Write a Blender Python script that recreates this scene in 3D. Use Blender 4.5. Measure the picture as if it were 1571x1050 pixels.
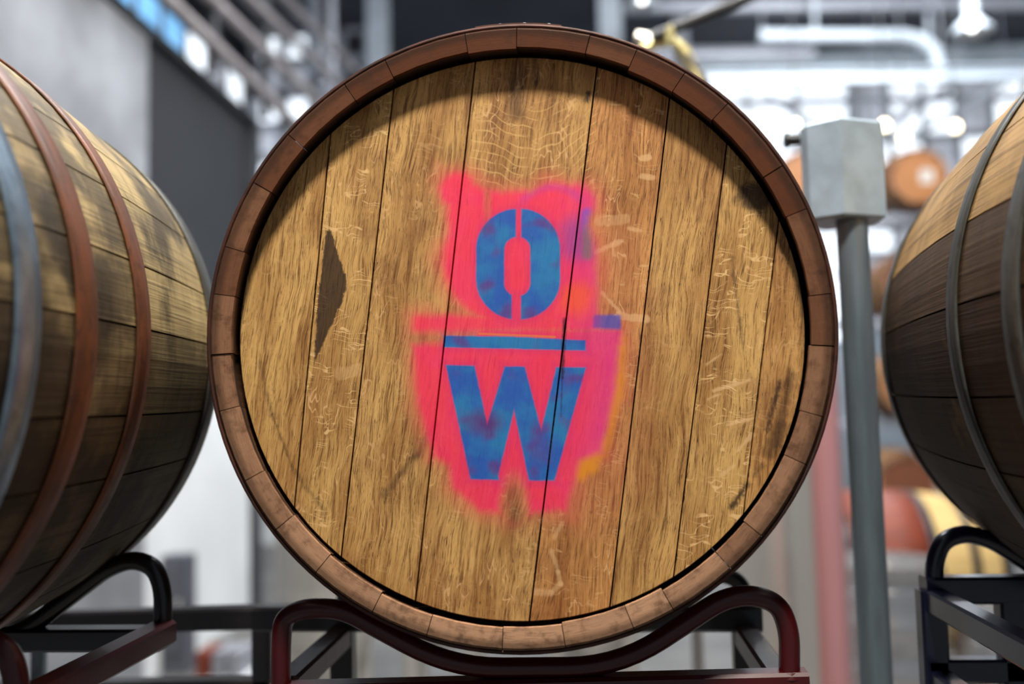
import bpy, math, random
from mathutils import Matrix, Vector
random.seed(7)
PI = math.pi
scn = bpy.context.scene
for o in list(bpy.data.objects): bpy.data.objects.remove(o)

# ------------------------------------------------------------------ camera
F = 1450.0; CX, CY = 785.5, 525.0
U = 0.29/485.0                       # metres per photo pixel at the plane of the main barrel's chime
D = U*F                              # distance of that plane
CAM = Vector((0, 0, 1.30))
ROLL = math.radians(1.3)
vx, vy = 900-CX, -(630-CY)           # vanishing point of the barrels' axes
ux = vx*math.cos(ROLL) + vy*math.sin(ROLL); uy = -vx*math.sin(ROLL) + vy*math.cos(ROLL)
yaw = math.atan2(ux, F); pitch = math.atan2(-uy, math.hypot(F, ux))
RM = (Matrix.Rotation(yaw, 3, 'Z') @ Matrix.Rotation(PI/2+pitch, 3, 'X') @ Matrix.Rotation(-ROLL, 3, 'Z'))
cd = bpy.data.cameras.new('camera'); cam = bpy.data.objects.new('camera', cd); scn.collection.objects.link(cam)
cam.matrix_world = Matrix.Translation(CAM) @ RM.to_4x4()
cd.sensor_width = 36; cd.lens = 36*F/1571; cd.clip_start = 0.02; cd.clip_end = 100
cd.dof.use_dof = True; cd.dof.focus_distance = D+0.03; cd.dof.aperture_fstop = 2.0
scn.camera = cam

def P(px, py, y):
    """point of the room at world depth y that the photo shows at (px, py)"""
    d = RM @ Vector(((px-CX)/F, -(py-CY)/F, -1))
    return CAM + d*(y/d.y)
def PX(px, py, x):
    d = RM @ Vector(((px-CX)/F, -(py-CY)/F, -1))
    return CAM + d*(x/d.x)

# ------------------------------------------------------------------ world, lights, exposure
w = bpy.data.worlds.new('world'); scn.world = w; w.use_nodes = True
bg = w.node_tree.nodes['Background']; bg.inputs[0].default_value = (0.80, 0.88, 1.0, 1); bg.inputs[1].default_value = 0.21
def area(name, loc, target, size, power, color):
    l = bpy.data.lights.new(name, 'AREA'); l.shape = 'DISK'; l.size = size; l.energy = power; l.color = color
    o = bpy.data.objects.new(name, l); scn.collection.objects.link(o)
    o.location = loc; d = Vector(target)-Vector(loc); o.rotation_euler = d.to_track_quat('-Z', 'Y').to_euler()
    return o
HC = P(790, 512, D)
area('high_bay_light', HC + Vector((0.10, -1.45, 2.75)), HC, 0.40, 162, (1.0, 0.945, 0.85))
area('fill_light_rear', (2.5, 7.0, 5.8), (2.5, 10, 1), 3.0, 520, (0.9, 0.95, 1.0))  # unseen fill, added to light the back wall
area('fill_light_mid', (0.9, 2.4, 4.9), (0.6, 4.4, 0.7), 1.2, 240, (1.0, 0.97, 0.93))  # off-frame fill added to brighten the tanks and kegs
area('fill_light_left', (-0.6, 4.0, 5.6), (-1.6, 4.8, 1), 2.0, 330, (0.92, 0.96, 1.0))  # unseen fill that lifts the left walls
scn.view_settings.view_transform = 'Standard'; scn.view_settings.look = 'None'
scn.view_settings.exposure = 0.0; scn.view_settings.gamma = 1.0; scn.view_settings.use_curve_mapping = False

# ------------------------------------------------------------------ node helpers
def lin(c):
    return tuple(((v/255)/12.92 if v/255 <= 0.04045 else ((v/255+0.055)/1.055)**2.4) for v in c) + (1.0,)
class NT:
    def __init__(s, name):
        s.m = bpy.data.materials.new(name); s.m.use_nodes = True; s.t = s.m.node_tree
        s.b = s.t.nodes['Principled BSDF']
    def n(s, typ, **kw):
        x = s.t.nodes.new(typ)
        for k, v in kw.items(): setattr(x, k, v)
        return x
    def put(s, sock, v):
        if isinstance(v, E): s.t.links.new(v.s, sock)
        elif hasattr(v, 'is_output'): s.t.links.new(v, sock)
        elif isinstance(v, (tuple, list)) : sock.default_value = v
        else: sock.default_value = v
    def math(s, op, *a, clamp=False):
        x = s.n('ShaderNodeMath', operation=op, use_clamp=clamp)
        for i, v in enumerate(a): s.put(x.inputs[i], v)
        return E(s, x.outputs[0])
    def coords(s, kind='Object'):
        tc = s.n('ShaderNodeTexCoord'); sp = s.n('ShaderNodeSeparateXYZ'); s.t.links.new(tc.outputs[kind], sp.inputs[0])
        return [E(s, sp.outputs[i]) for i in range(3)]
    def vec(s, x, y, z=0.0):
        c = s.n('ShaderNodeCombineXYZ')
        for i, v in enumerate((x, y, z)): s.put(c.inputs[i], v)
        return c.outputs[0]
    def noise(s, v, scale=1.0, detail=3.0, rough=0.55, dist=0.0):
        x = s.n('ShaderNodeTexNoise'); s.put(x.inputs['Vector'], v); x.inputs['Scale'].default_value = scale
        x.inputs['Detail'].default_value = detail; x.inputs['Roughness'].default_value = rough; x.inputs['Distortion'].default_value = dist
        return E(s, x.outputs['Fac'])
    def ss(s, v, a, b, lo=0.0, hi=1.0):
        x = s.n('ShaderNodeMapRange', interpolation_type='SMOOTHSTEP')
        s.put(x.inputs['Value'], v)
        if a <= b: vals = (a, b, lo, hi)
        else: vals = (b, a, hi, lo)
        for i, q in zip(('From Min', 'From Max', 'To Min', 'To Max'), vals): x.inputs[i].default_value = q
        return E(s, x.outputs[0])
    def mix(s, f, a, b, mode='MIX'):
        x = s.n('ShaderNodeMix', data_type='RGBA', blend_type=mode)
        s.put(x.inputs[0], f); s.put(x.inputs[6], a); s.put(x.inputs[7], b)
        return x.outputs[2]
    def attr(s, name):
        x = s.n('ShaderNodeAttribute', attribute_type='OBJECT', attribute_name=name); return E(s, x.outputs['Fac'])
    def bump(s, h, strength=0.3, dist=0.001):
        x = s.n('ShaderNodeBump'); x.inputs['Strength'].default_value = strength; x.inputs['Distance'].default_value = dist
        s.put(x.inputs['Height'], h); s.t.links.new(x.outputs[0], s.b.inputs['Normal'])
    def col(s, c): s.put(s.b.inputs['Base Color'], c)
    def rough(s, r): s.put(s.b.inputs['Roughness'], r)
class E:
    def __init__(s, nt, sock): s.nt = nt; s.s = sock
    def __add__(s, o): return s.nt.math('ADD', s, o)
    __radd__ = __add__
    def __sub__(s, o): return s.nt.math('SUBTRACT', s, o)
    def __rsub__(s, o): return s.nt.math('SUBTRACT', o, s)
    def __mul__(s, o): return s.nt.math('MULTIPLY', s, o)
    __rmul__ = __mul__
    def __truediv__(s, o): return s.nt.math('DIVIDE', s, o)
def mx(a, b): return a.nt.math('MAXIMUM', a, b)
def mn(a, b): return a.nt.math('MINIMUM', a, b)
def ab(a): return a.nt.math('ABSOLUTE', a)
def sq(a): return a.nt.math('SQRT', a)
def length(x, y): return sq(x*x + y*y)
def circle(x, y, cx, cy, r): return length(x-cx, y-cy) - r
def ellipse(x, y, cx, cy, rx, ry): return (length((x-cx)/rx, (y-cy)/ry) - 1.0)*min(rx, ry)
def rbox(x, y, cx, cy, hw, hh, r):
    qx = mx(ab(x-cx) - (hw-r), 0.0); qy = mx(ab(y-cy) - (hh-r), 0.0)
    return length(qx, qy) - r
def convex(x, y, pts):
    area2 = sum(pts[i][0]*pts[(i+1) % len(pts)][1]-pts[(i+1) % len(pts)][0]*pts[i][1] for i in range(len(pts)))
    if area2 < 0: pts = pts[::-1]
    d = None
    for i in range(len(pts)):
        (x0, y0), (x1, y1) = pts[i], pts[(i+1) % len(pts)]
        ex, ey = x1-x0, y1-y0; L = math.hypot(ex, ey); nx, ny = ey/L, -ex/L
        e = x*nx + y*ny + (-(x0*nx+y0*ny))
        d = e if d is None else mx(d, e)
    return d
def segment(x, y, a, b, r):
    ex, ey = b[0]-a[0], b[1]-a[1]; L2 = ex*ex+ey*ey
    h = x.nt.math('MULTIPLY', (x-a[0])*ex + (y-a[1])*ey, 1/L2, clamp=True)
    return length(x-a[0]-h*ex, y-a[1]-h*ey) - r

# ------------------------------------------------------------------ materials
def simple(name, c, rough=0.5, metal=0.0, var=0.15, scale=6.0, emit=0.0, stretch=(1, 1, 1), spec=0.5, coat=0.0, bumpy=0.0):
    m = NT(name); x, y, z = m.coords()
    nz = m.noise(m.vec(x*stretch[0], y*stretch[1], z*stretch[2]), scale, 4.0)
    c = lin(c); lo = tuple(v*(1-var) for v in c[:3])+(1,); hi = tuple(min(1, v*(1+var)) for v in c[:3])+(1,)
    cc = m.mix(m.ss(nz, 0.3, 0.7), lo, hi); m.col(cc); m.rough(rough); m.b.inputs['Metallic'].default_value = metal
    m.b.inputs['Specular IOR Level'].default_value = spec; m.b.inputs['Coat Weight'].default_value = coat
    m.b.inputs['Coat Roughness'].default_value = 0.08
    if bumpy: m.bump(nz, bumpy, 0.003)
    if emit:
        m.put(m.b.inputs['Emission Color'], cc); m.b.inputs['Emission Strength'].default_value = emit
    return m.m

# coordinates used for everything sprayed or stained on the barrel head: 1 unit = U metres, y down
HEAD_Y = 0.022
ctr = P(788.5, 509, D)
def head_affine():
    pts = []
    for px in (620, 700, 800, 900, 980):
        for py in (260, 400, 525, 650, 790):
            q = P(px, py, D+HEAD_Y) - ctr; pts.append((q.x, q.z, px, py))
    import numpy as np
    A = np.array([[a, b, 1] for a, b, _, _ in pts])
    sx, *_ = np.linalg.lstsq(A, np.array([p[2] for p in pts]), rcond=None)
    sy, *_ = np.linalg.lstsq(A, np.array([p[3] for p in pts]), rcond=None)
    return [float(v) for v in sx], [float(v) for v in sy]
AX, AY = head_affine()

def head_material():
    m = NT('oak_head'); X, Y, Z = m.coords()
    qx = X*AX[0] + Z*AX[1] + AX[2]; qy = X*AY[0] + Z*AY[1] + AY[2]
    seed = m.attr('seed'); tone = m.attr('tone'); fleck = m.attr('fleck')
    gx = qx + (qy-525.0)*0.116; gy = qy
    wv = m.noise(m.vec(gx*0.012, gy*0.006, seed), 1.0, 2.0)
    gxw = gx + (wv-0.5)*30.0
    big = m.noise(m.vec(gxw*0.022, gy*0.004, seed), 1.0, 3.0)
    streak = m.noise(m.vec(gxw*0.22, gy*0.011, seed+3.0), 1.0, 4.0, 0.65)
    fine = m.noise(m.vec(gxw*0.9, gy*0.028, seed+8.0), 1.0, 3.0, 0.7)
    blot = m.noise(m.vec(gx*0.012, gy*0.012, seed+5.0), 1.0, 4.0, 0.6)
    base = m.mix(m.ss(big, 0.3, 0.7), lin((212, 168, 100)), lin((168, 122, 66)))
    base = m.mix(m.ss(streak, 0.48, 0.70)*0.85, base, lin((108, 66, 30)))
    base = m.mix(m.ss(streak, 0.46, 0.28)*0.45, base, lin((226, 184, 118)))
    base = m.mix(m.ss(fine, 0.52, 0.67)*0.90, base, lin((80, 46, 20)))
    base = m.mix(m.ss(blot, 0.52, 0.72)*0.40, base, lin((122, 78, 46)))
    # rosy / tan shift of single boards
    base = m.mix(m.ss(tone, 0.0, 1.0), base, m.mix(1.0, base, (1.0, 0.80, 0.78, 1), 'MULTIPLY'))
    # pores: small dark dashes
    por = m.noise(m.vec(gx*0.75, gy*0.09, seed+20.0), 1.0, 2.0, 0.5)
    pm = m.ss(por, 0.62, 0.70)*m.ss(blot, 0.36, 0.55)
    base = m.mix(pm*0.75, base, lin((52, 28, 12)))
    # medullary ray flecks: pale wiggles running across the grain
    fw = m.noise(m.vec(gx*0.02, gy*0.02, seed+30.0), 1.0, 2.0)
    fl = m.noise(m.vec(gx*0.020+fw*1.5, gy*0.085+fw*3.0, seed+31.0), 1.0, 1.0)
    ridge = ab(fl-0.5)
    fmk = m.ss(m.noise(m.vec(gx*0.03, gy*0.022, seed+40.0), 1.0, 1.0), 0.50, 0.60)
    frg = m.ss(ridge, 0.024, 0.007)*fmk*fleck
    base = m.mix(frg*0.9, base, lin((232, 190, 130)))
    fv = m.noise(m.vec(gx*0.07+fw*2.0, gy*0.018, seed+50.0), 1.0, 1.0)
    fvm = m.ss(ab(fv-0.5), 0.022, 0.005)*m.ss(m.noise(m.vec(gx*0.02, gy*0.012, seed+55.0), 1.0, 1.0), 0.54, 0.62)
    base = m.mix(fvm*0.75*m.ss(fleck, 0.0, 0.4), base, lin((226, 178, 122)))
    # nested curved growth lines at the top of the middle board
    ph = (gy + (gx-772.0)*(gx-772.0)*0.0042 + (wv-0.5)*60.0 + (big-0.5)*14.0)/15.5
    fr = m.math('FRACT', ph)
    cath = m.ss(ab(fr-0.5), 0.11, 0.02)*m.ss(gy, 300.0, 270.0)*m.ss(ab(gx-782.0), 100.0, 92.0)*m.ss(gy, 130.0, 190.0)
    cath = cath*m.ss(m.noise(m.vec(gx*0.03, gy*0.03, 4.0), 1.0, 1.0), 0.34, 0.52)
    base = m.mix(cath*0.55, base, lin((228, 184, 116)))
    # old stains
    wn = (m.noise(m.vec(qx*0.05, qy*0.05, 2.0), 1.0, 4.0, 0.6)-0.5)
    wn2 = (m.noise(m.vec(qx*0.25, qy*0.10, 9.0), 1.0, 3.0, 0.6)-0.5)
    patch = mn(convex(qx, qy, [(494, 350), (502, 352), (526, 428), (524, 455), (478, 560), (482, 470)]),
               convex(qx, qy, [(490, 400), (526, 420), (526, 448), (506, 488), (484, 494)])) + wn*9.0 + wn2*5.0
    base = m.mix(m.ss(patch, 2.0, -1.5)*0.93, base, m.mix(m.ss(fine, 0.4, 0.6), lin((36, 22, 12)), lin((70, 46, 26))))
    smudge = ellipse(qx, qy, 1156.0, 306.0, 27.0, 22.0) + wn*26.0 + wn2*12.0
    base = m.mix(m.ss(smudge, 8.0, -8.0)*0.82, base, lin((34, 22, 18)))
    for a, b, r, al, soft in (((1187, 588), (1168, 656), 1.0, 0.9, 7.0), ((1205, 575), (1180, 680), 2.5, 0.55, 9.0), ((1187, 655), (1172, 690), 8.0, 0.5, 9.0),
                              ((1137, 738), (1114, 772), 2.0, 0.9, 6.0), ((1160, 712), (1148, 724), 1.5, 0.5, 6.0), ((1120, 400), (1134, 535), 0.5, 0.55, 5.0),
                              ((1222, 450), (1232, 540), 3.0, 0.5, 14.0), ((668, 652), (640, 700), 3.0, 0.55, 10.0), ((640, 700), (590, 762), 1.0, 0.5, 9.0),
                              ((793, 95), (793, 170), 5.0, 0.55, 16.0), ((905, 140), (904, 152), 2.5, 0.9, 4.0), ((790, 755), (792, 800), 5.0, 0.45, 14.0),
                              ((822, 85), (822, 120), 2.0, 0.6, 6.0), ((392, 560), (412, 640), 0.6, 0.4, 7.0), ((412, 640), (448, 725), 0.6, 0.6, 4.0), ((448, 725), (500, 790), 0.6, 0.4, 7.0)):
        base = m.mix(m.ss(segment(qx, qy, a, b, r) + wn*8.0 + wn2*12.0, soft, -2.0)*al, base, lin((46, 28, 18)))
    for a, b, r, al in (((915, 388), (955, 372), 3.5, 0.6), ((966, 352), (985, 356), 3.5, 0.5), ((950, 487), (990, 492), 6.0, 0.6), ((925, 452), (950, 480), 2.0, 0.6),
                        ((846, 842), (856, 872), 3.0, 0.4), ((856, 872), (860, 890), 3.0, 0.4), ((860, 890), (846, 902), 4.0, 0.35), ((822, 902), (846, 904), 5.0, 0.35), ((862, 800), (850, 822), 3.0, 0.35), ((920, 340), (960, 338), 8.0, 0.3), ((985, 244), (998, 242), 4.0, 0.55),
                        ((985, 272), (1003, 274), 4.0, 0.5), ((1090, 600), (1142, 584), 2.5, 0.6), ((1082, 612), (1100, 605), 2.5, 0.6), ((1108, 652), (1150, 640), 2.0, 0.6),
                        ((1124, 690), (1145, 665), 3.0, 0.6), ((1080, 560), (1102, 545), 1.5, 0.5), ((520, 575), (548, 570), 10.0, 0.25), ((1100, 725), (1118, 712), 3.0, 0.5)):
        base = m.mix(m.ss(segment(qx, qy, a, b, r) + wn*12.0, 2.0, -2.0)*al, base, lin((232, 188, 134)))
    # ---------------- sprayed marks
    sx = qx + wn*6.0; sy = qy + (m.noise(m.vec(qx*0.05, qy*0.05, 12.0), 1.0, 3.0)-0.5)*6.0
    speck = m.noise(m.vec(qx*0.8, qy*0.8, 1.0), 1.0, 2.0, 0.7)
    mist = m.noise(m.vec(qx*0.016, qy*0.016, 6.0), 1.0, 3.0)
    head = ellipse(sx, sy, 797, 398, 116, 104)
    head = mn(head, circle(sx, sy, 702, 290, 26)); head = mn(head, circle(sx, sy, 728, 330, 40))
    head = mn(head, circle(sx, sy, 852, 332, 50)); head = mn(head, circle(sx, sy, 885, 312, 27)); head = mn(head, circle(sx, sy, 770, 345, 42))
    head = mn(head, convex(sx, sy, [(688, 272), (728, 282), (744, 292), (744, 362), (690, 362)]))
    head = mn(head, convex(sx, sy, [(751, 294), (764, 294), (797, 312), (797, 362), (749, 362)]))
    head = mx(head, 3.0 - ellipse(sx, sy, 748, 298, 2.5, 20))
    head = mn(head, rbox(sx, sy, 870, 450, 44, 46, 20))
    head = mn(head, rbox(sx, sy, 775, 498, 140, 10, 5))
    body = convex(sx, sy, [(636, 534), (948, 520), (941, 600), (920, 692), (868, 712), (690, 713), (668, 700), (643, 620)])
    body = mn(body, convex(sx, sy, [(688, 690), (892, 690), (866, 778), (800, 784), (738, 782), (698, 748)]))
    body = mn(body, rbox(sx, sy, 842, 521, 108, 12, 5))
    body = mx(body, 12.0 - ellipse(sx, sy, 790, 792, 14, 36))
    pink = mn(head, body)
    halo = m.ss(pink + (mist-0.5)*34.0, 46.0, -2.0)
    base = m.mix(halo*halo*0.5, base, lin((226, 92, 84)))
    haze = m.ss(rbox(qx, qy, 860, 560, 120, 240, 100)+(mist-0.5)*80.0, 50.0, -40.0)
    base = m.mix(haze*0.22, base, lin((198, 100, 78)))
    # orange under-spray
    org = mn(segment(sx, sy, (953, 522), (950, 575), 4.0), mn(segment(sx, sy, (950, 575), (934, 665), 6.0), segment(sx, sy, (930, 672), (892, 724), 8.0)))
    org = mn(org, rbox(sx, sy, 900, 715, 14, 8, 8))
    base = m.mix(m.ss(org+(mist-0.5)*30.0, 12.0, -8.0)*0.85, base, lin((226, 142, 22)))
    grainp = 1.0 - m.ss(fine, 0.52, 0.74)*0.32
    pcol = m.mix(m.ss(mist, 0.4, 0.65)*0.5, lin((250, 44, 90)), lin((248, 32, 112)))
    rightp = m.ss(sx, 860.0, 935.0)
    pcol = m.mix(rightp*0.35, pcol, lin((205, 40, 150)))
    lowp = m.ss(body, -45.0, -2.0)*m.ss(sx, 840.0, 930.0)
    pcol = m.mix(lowp*0.35, pcol, lin((222, 56, 150)))
    oa = m.ss(ellipse(sx, sy, 886, 462, 28, 26)+(mist-0.5)*40.0, 16.0, -20.0)
    pcol = m.mix(oa*0.75, pcol, lin((255, 88, 34)))
    purp = m.ss(rbox(sx, sy, 886, 368, 22, 30, 20), 22.0, -16.0)
    pcol = m.mix(purp*0.7, pcol, lin((122, 52, 160)))
    bl2 = m.ss(rbox(sx, sy, 902, 360, 6, 38, 6), 8.0, -4.0)
    pcol = m.mix(bl2*0.75, pcol, m.mix(m.ss(sy, 335.0, 365.0), lin((84, 74, 205)), lin((96, 104, 110))))
    arc = ab(circle(sx, sy, 848, 340, 54))
    pcol = m.mix(m.ss(arc, 12.0, 0.0)*m.ss(sy, 322.0, 300.0)*0.28, pcol, lin((140, 50, 190)))
    base = m.mix(m.ss(pink + (speck-0.5)*8.0, 11.0, -7.0)*(0.80+0.16*m.ss(speck, 0.5, 0.4)), base, m.mix(1.0, pcol, m.vec(grainp, grainp, grainp), 'MULTIPLY'))
    tipb = m.ss(rbox(sx, sy, 931, 496, 21, 10, 4), 4.0, -3.0)
    base = m.mix(tipb*0.85, base, m.mix(m.ss(sx, 900.0, 935.0), lin((150, 60, 150)), lin((70, 78, 170))))
    tex = m.ss(rbox(qx, qy, 800, 498, 60, 5, 2), 2.0, -2.0)*m.ss(speck, 0.55, 0.68)
    base = m.mix(tex*0.5, base, lin((150, 30, 60)))
    oline = m.ss(segment(qx, qy, (736, 514), (852, 519), 1.2), 1.5, -0.5)
    base = m.mix(oline*0.8, base, lin((240, 130, 30)))
    # blue stencil: round letter, bar, and W
    wx = qx + wn2*2.2; wy = qy + wn*2.5
    O = rbox(wx, wy, 795.5, 406, 65, 86, 63)
    O = mx(O, 0.0 - rbox(wx, wy, 794.5, 410, 20, 46, 20))
    O = mx(O, 0.0 - rbox(wx, wy, 796.5, 340, 4.0, 40, 2)); O = mx(O, 0.0 - rbox(wx, wy, 793.0, 475, 7.0, 34, 2))
    bar = convex(wx, wy, [(681, 517), (780, 518), (899, 524), (899, 540), (681, 535)])
    W = convex(wx, wy, [(684, 562), (729, 563), (767, 737), (723, 736)])
    W = mn(W, convex(wx, wy, [(775, 564), (806, 564), (764, 737), (723, 736)]))
    W = mn(W, convex(wx, wy, [(775, 564), (806, 564), (851, 737), (812, 737)]))
    W = mn(W, convex(wx, wy, [(854, 565), (899.5, 565), (851, 737), (812, 737)]))
    blue = mn(mn(O, bar), W)
    bcol = m.mix(m.ss(mist, 0.35, 0.65), lin((0, 92, 180)), lin((0, 124, 182)))
    pb = m.noise(m.vec(qx*0.026, qy*0.030, 3.0), 1.0, 1.0, 0.3)
    bcol = m.mix(m.ss(pb, 0.54, 0.76)*0.7, bcol, lin((92, 44, 128)))
    bcol = m.mix(m.ss(ellipse(qx, qy, 742, 650, 26, 18), 12.0, -10.0)*0.6, bcol, lin((84, 30, 110)))
    bcol = m.mix(m.ss(ellipse(qx, qy, 828, 690, 16, 20), 12.0, -10.0)*0.4, bcol, lin((84, 50, 140)))
    base = m.mix(m.ss(blue, 15.0, 0.0)*0.22, base, lin((176, 30, 120)))
    base = m.mix(m.ss(blue, 1.8, -1.8)*(0.94+0.06*m.ss(speck, 0.6, 0.4)), base, m.mix(1.0, bcol, m.vec(grainp, grainp, grainp), 'MULTIPLY'))
    drip = segment(qx, qy, (867, 492), (863, 580), 1.2) + wn2*6.0
    base = m.mix(m.ss(drip, 4.0, -1.5)*0.85, base, lin((28, 14, 36)))
    base = m.mix(m.ss(segment(qx, qy, (863, 580), (861, 640), 0.4)+wn2*4.0, 2.0, -1.0)*0.6, base, lin((28, 14, 50)))
    m.col(base); m.rough(0.62 - 0.1*m.ss(streak, 0.4, 0.7)); m.b.inputs['Specular IOR Level'].default_value = 0.35
    m.bump(fine*0.5 + streak*0.6, 0.35, 0.0008)
    return m.m
M = {}
M['head'] = head_material()

def chime_material():
    m = NT('chime_end_grain'); x, y, z = m.coords(); tone = m.attr('tone'); seed = m.attr('seed')
    r = length(x, z); an = m.math('ARCTAN2', z, x)
    n1 = m.noise(m.vec(x*60.0, seed, z*60.0), 1.0, 4.0, 0.65)
    n2 = m.noise(m.vec(r*900.0, an*18.0, seed), 1.0, 3.0, 0.6)
    n3 = m.noise(m.vec(r*60.0, an*260.0, seed), 1.0, 2.0, 0.6)
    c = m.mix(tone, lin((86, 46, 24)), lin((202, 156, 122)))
    c = m.mix(m.ss(n1, 0.45, 0.72)*0.65, c, lin((66, 40, 26)))
    c = m.mix(m.ss(n2, 0.5, 0.7)*0.35, c, lin((70, 42, 24)))
    c = m.mix(m.ss(n3, 0.55, 0.7)*0.22*tone, c, lin((212, 158, 108)))
    c = m.mix(m.ss(r, 0.2770, 0.2845)*0.6, c, lin((40, 26, 18)))
    m.col(c); m.rough(0.8); m.b.inputs['Specular IOR Level'].default_value = 0.2; m.bump(n1+n2*0.5, 0.4, 0.001); return m.m
M['chime'] = chime_material()
M['croze'] = simple('croze_dark_oak', (52, 31, 18), 0.8, var=0.3, scale=60)

def stave_material(name, light, mid, dark, weather=0.5, zone=None):
    m = NT(name); x, y, z = m.coords(); tone = m.attr('tone'); seed = m.attr('seed')
    an = m.math('ARCTAN2', z, x)
    n1 = m.noise(m.vec(x*6.0, y*9.0, z*6.0), 1.0, 5.0, 0.62)
    gr = m.noise(m.vec(an*90.0, y*5.0, seed), 1.0, 4.0, 0.62)
    cr = m.noise(m.vec(an*3.0+seed, y*120.0, seed), 1.0, 3.0, 0.6)
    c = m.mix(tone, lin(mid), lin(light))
    c = m.mix(m.ss(gr, 0.45, 0.72)*0.6, c, lin(dark))
    c = m.mix(m.ss(cr, 0.5, 0.75)*0.45*weather, c, lin(dark))
    c = m.mix(m.ss(n1, 0.46, 0.66)*weather, c, lin(dark))
    c = m.mix(m.ss(n1, 0.42, 0.28)*0.5, c, lin(light))
    if zone: c = m.mix(m.ss(y + (n1-0.5)*0.25, zone+0.03, zone-0.05)*m.ss(m.noise(m.vec(an*6.0, y*14.0, seed), 1.0, 3.0), 0.34, 0.55)*0.75, c, lin(dark))
    m.col(c); m.rough(0.66); m.b.inputs['Specular IOR Level'].default_value = 0.25; m.bump(gr+n1*0.7, 0.4, 0.0015); return m.m
M['stave_grey'] = stave_material('weathered_stave', (196, 170, 116), (92, 76, 50), (36, 28, 19), 0.85, zone=0.665)
M['stave_brown'] = stave_material('brown_stave', (176, 138, 84), (58, 38, 24), (36, 24, 15), 0.4)
M['stave_main'] = stave_material('main_stave', (150, 104, 66), (90, 56, 34), (40, 24, 16), 0.5)
M['stave_tan'] = stave_material('tan_stave', (190, 140, 84), (150, 100, 60), (90, 56, 32), 0.4)
M['stave_cream'] = stave_material('cream_stave', (196, 168, 112), (186, 156, 100), (160, 124, 74), 0.3)
M['stave_red'] = simple('wine_stained_stave', (112, 48, 28), 0.6, var=0.2, scale=20)
M['far_head'] = simple('far_head_oak', (140, 88, 42), 0.6, var=0.2, scale=8, stretch=(14, 1, 1))
M['far_head_dark'] = simple('far_head_dark_oak', (104, 56, 28), 0.6, var=0.25, scale=8, stretch=(14, 1, 1))

def rust_material(name, a, b, c3, metal=0.3, rough=0.5):
    m = NT(name); x, y, z = m.coords()
    n = m.noise(m.vec(x*14.0, y*30.0, z*14.0), 1.0, 5.0, 0.65); n2 = m.noise(m.vec(x*60.0, y*60.0, z*60.0), 1.0, 3.0)
    c = m.mix(m.ss(n, 0.35, 0.62), lin(a), lin(b)); c = m.mix(m.ss(n2, 0.55, 0.7)*0.5, c, lin(c3))
    m.col(c); m.b.inputs['Metallic'].default_value = metal; m.put(m.b.inputs['Roughness'], rough + n2*0.2); m.bump(n2, 0.2, 0.0008); return m.m
M['hoop_rust'] = rust_material('rusty_hoop_steel', (78, 46, 28), (112, 62, 32), (48, 28, 18), 0.25, 0.42)
M['hoop_zinc'] = rust_material('galvanised_hoop_steel', (150, 168, 184), (118, 136, 152), (86, 98, 110), 0.75, 0.25)
M['hoop_grey'] = rust_material('dull_grey_hoop_steel', (96, 96, 92), (74, 72, 66), (50, 46, 40), 0.5, 0.34)
M['hoop_brown'] = rust_material('brown_hoop_steel', (84, 46, 34), (58, 34, 26), (32, 22, 18), 0.3, 0.45)
M['hoop_black'] = rust_material('black_hoop_steel', (44, 48, 54), (34, 36, 40), (70, 76, 84), 0.5, 0.3)
M['red_paint'] = simple('dark_red_rack_paint', (66, 7, 10), 0.36, var=0.2, scale=9, coat=0.15)
M['black_paint'] = simple('black_rack_paint', (22, 16, 16), 0.35, var=0.2, scale=9, coat=0.3)
M['brown_steel'] = simple('dusty_dark_rack_steel', (66, 46, 44), 0.45, var=0.35, scale=22, coat=0.15)
M['navy_paint'] = simple('navy_rack_paint', (20, 22, 44), 0.28, var=0.25, scale=14, coat=0.5)
M['galv'] = simple('galvanised_steel', (164, 182, 196), 0.5, 0.25, var=0.12, scale=28, bumpy=0.15)
M['galv_pole'] = simple('galvanised_pole_steel', (112, 124, 132), 0.42, 0.45, var=0.15, scale=20, stretch=(3, 3, 0.4))
M['rubber'] = simple('black_rubber', (20, 20, 22), 0.5)
M['steel'] = simple('stainless_steel', (214, 210, 202), 0.3, 0.7, var=0.05, scale=5, stretch=(6, 6, 0.3))
M['keg'] = simple('keg_steel', (205, 205, 205), 0.24, 0.9, var=0.05, scale=12)
M['keg_red'] = simple('keg_red_band_paint', (168, 84, 70), 0.4, 0.2)
M['rose'] = simple('pink_reflection_steel', (208, 150, 152), 0.3, 0.35, var=0.08, scale=4, stretch=(5, 5, 0.2))  # pink reflection on stainless steel, painted as base colour
M['white_pipe'] = simple('white_painted_steel', (176, 184, 192), 0.4, var=0.08)
M['grey_pipe'] = simple('grey_painted_steel', (148, 150, 158), 0.4, 0.2, var=0.15, scale=4)
M['tan_pipe'] = simple('rail_steel', (150, 142, 142), 0.35, 0.3, var=0.2, scale=5)
M['dark_steel'] = simple('dark_steel', (38, 40, 44), 0.5)
M['brass'] = simple('brass', (236, 222, 160), 0.35, 0.6, var=0.1)
M['wall_grey'] = simple('concrete_wall', (116, 118, 122), 0.8, var=0.3, scale=1.6)
M['wall_white'] = simple('white_wall', (208, 210, 210), 0.7, var=0.07, scale=1.5)
M['wall_dark'] = simple('charcoal_cladding', (22, 23, 27), 0.55, var=0.25, scale=1.5)
M['wall_back'] = simple('pale_blue_grey_wall', (186, 198, 208), 0.7, var=0.15, scale=1.5)
M['ceiling'] = simple('dark_ceiling', (44, 46, 56), 0.8, var=0.3, scale=0.8)
M['floor'] = simple('concrete_floor', (92, 90, 88), 0.5, var=0.25, scale=2)
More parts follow.
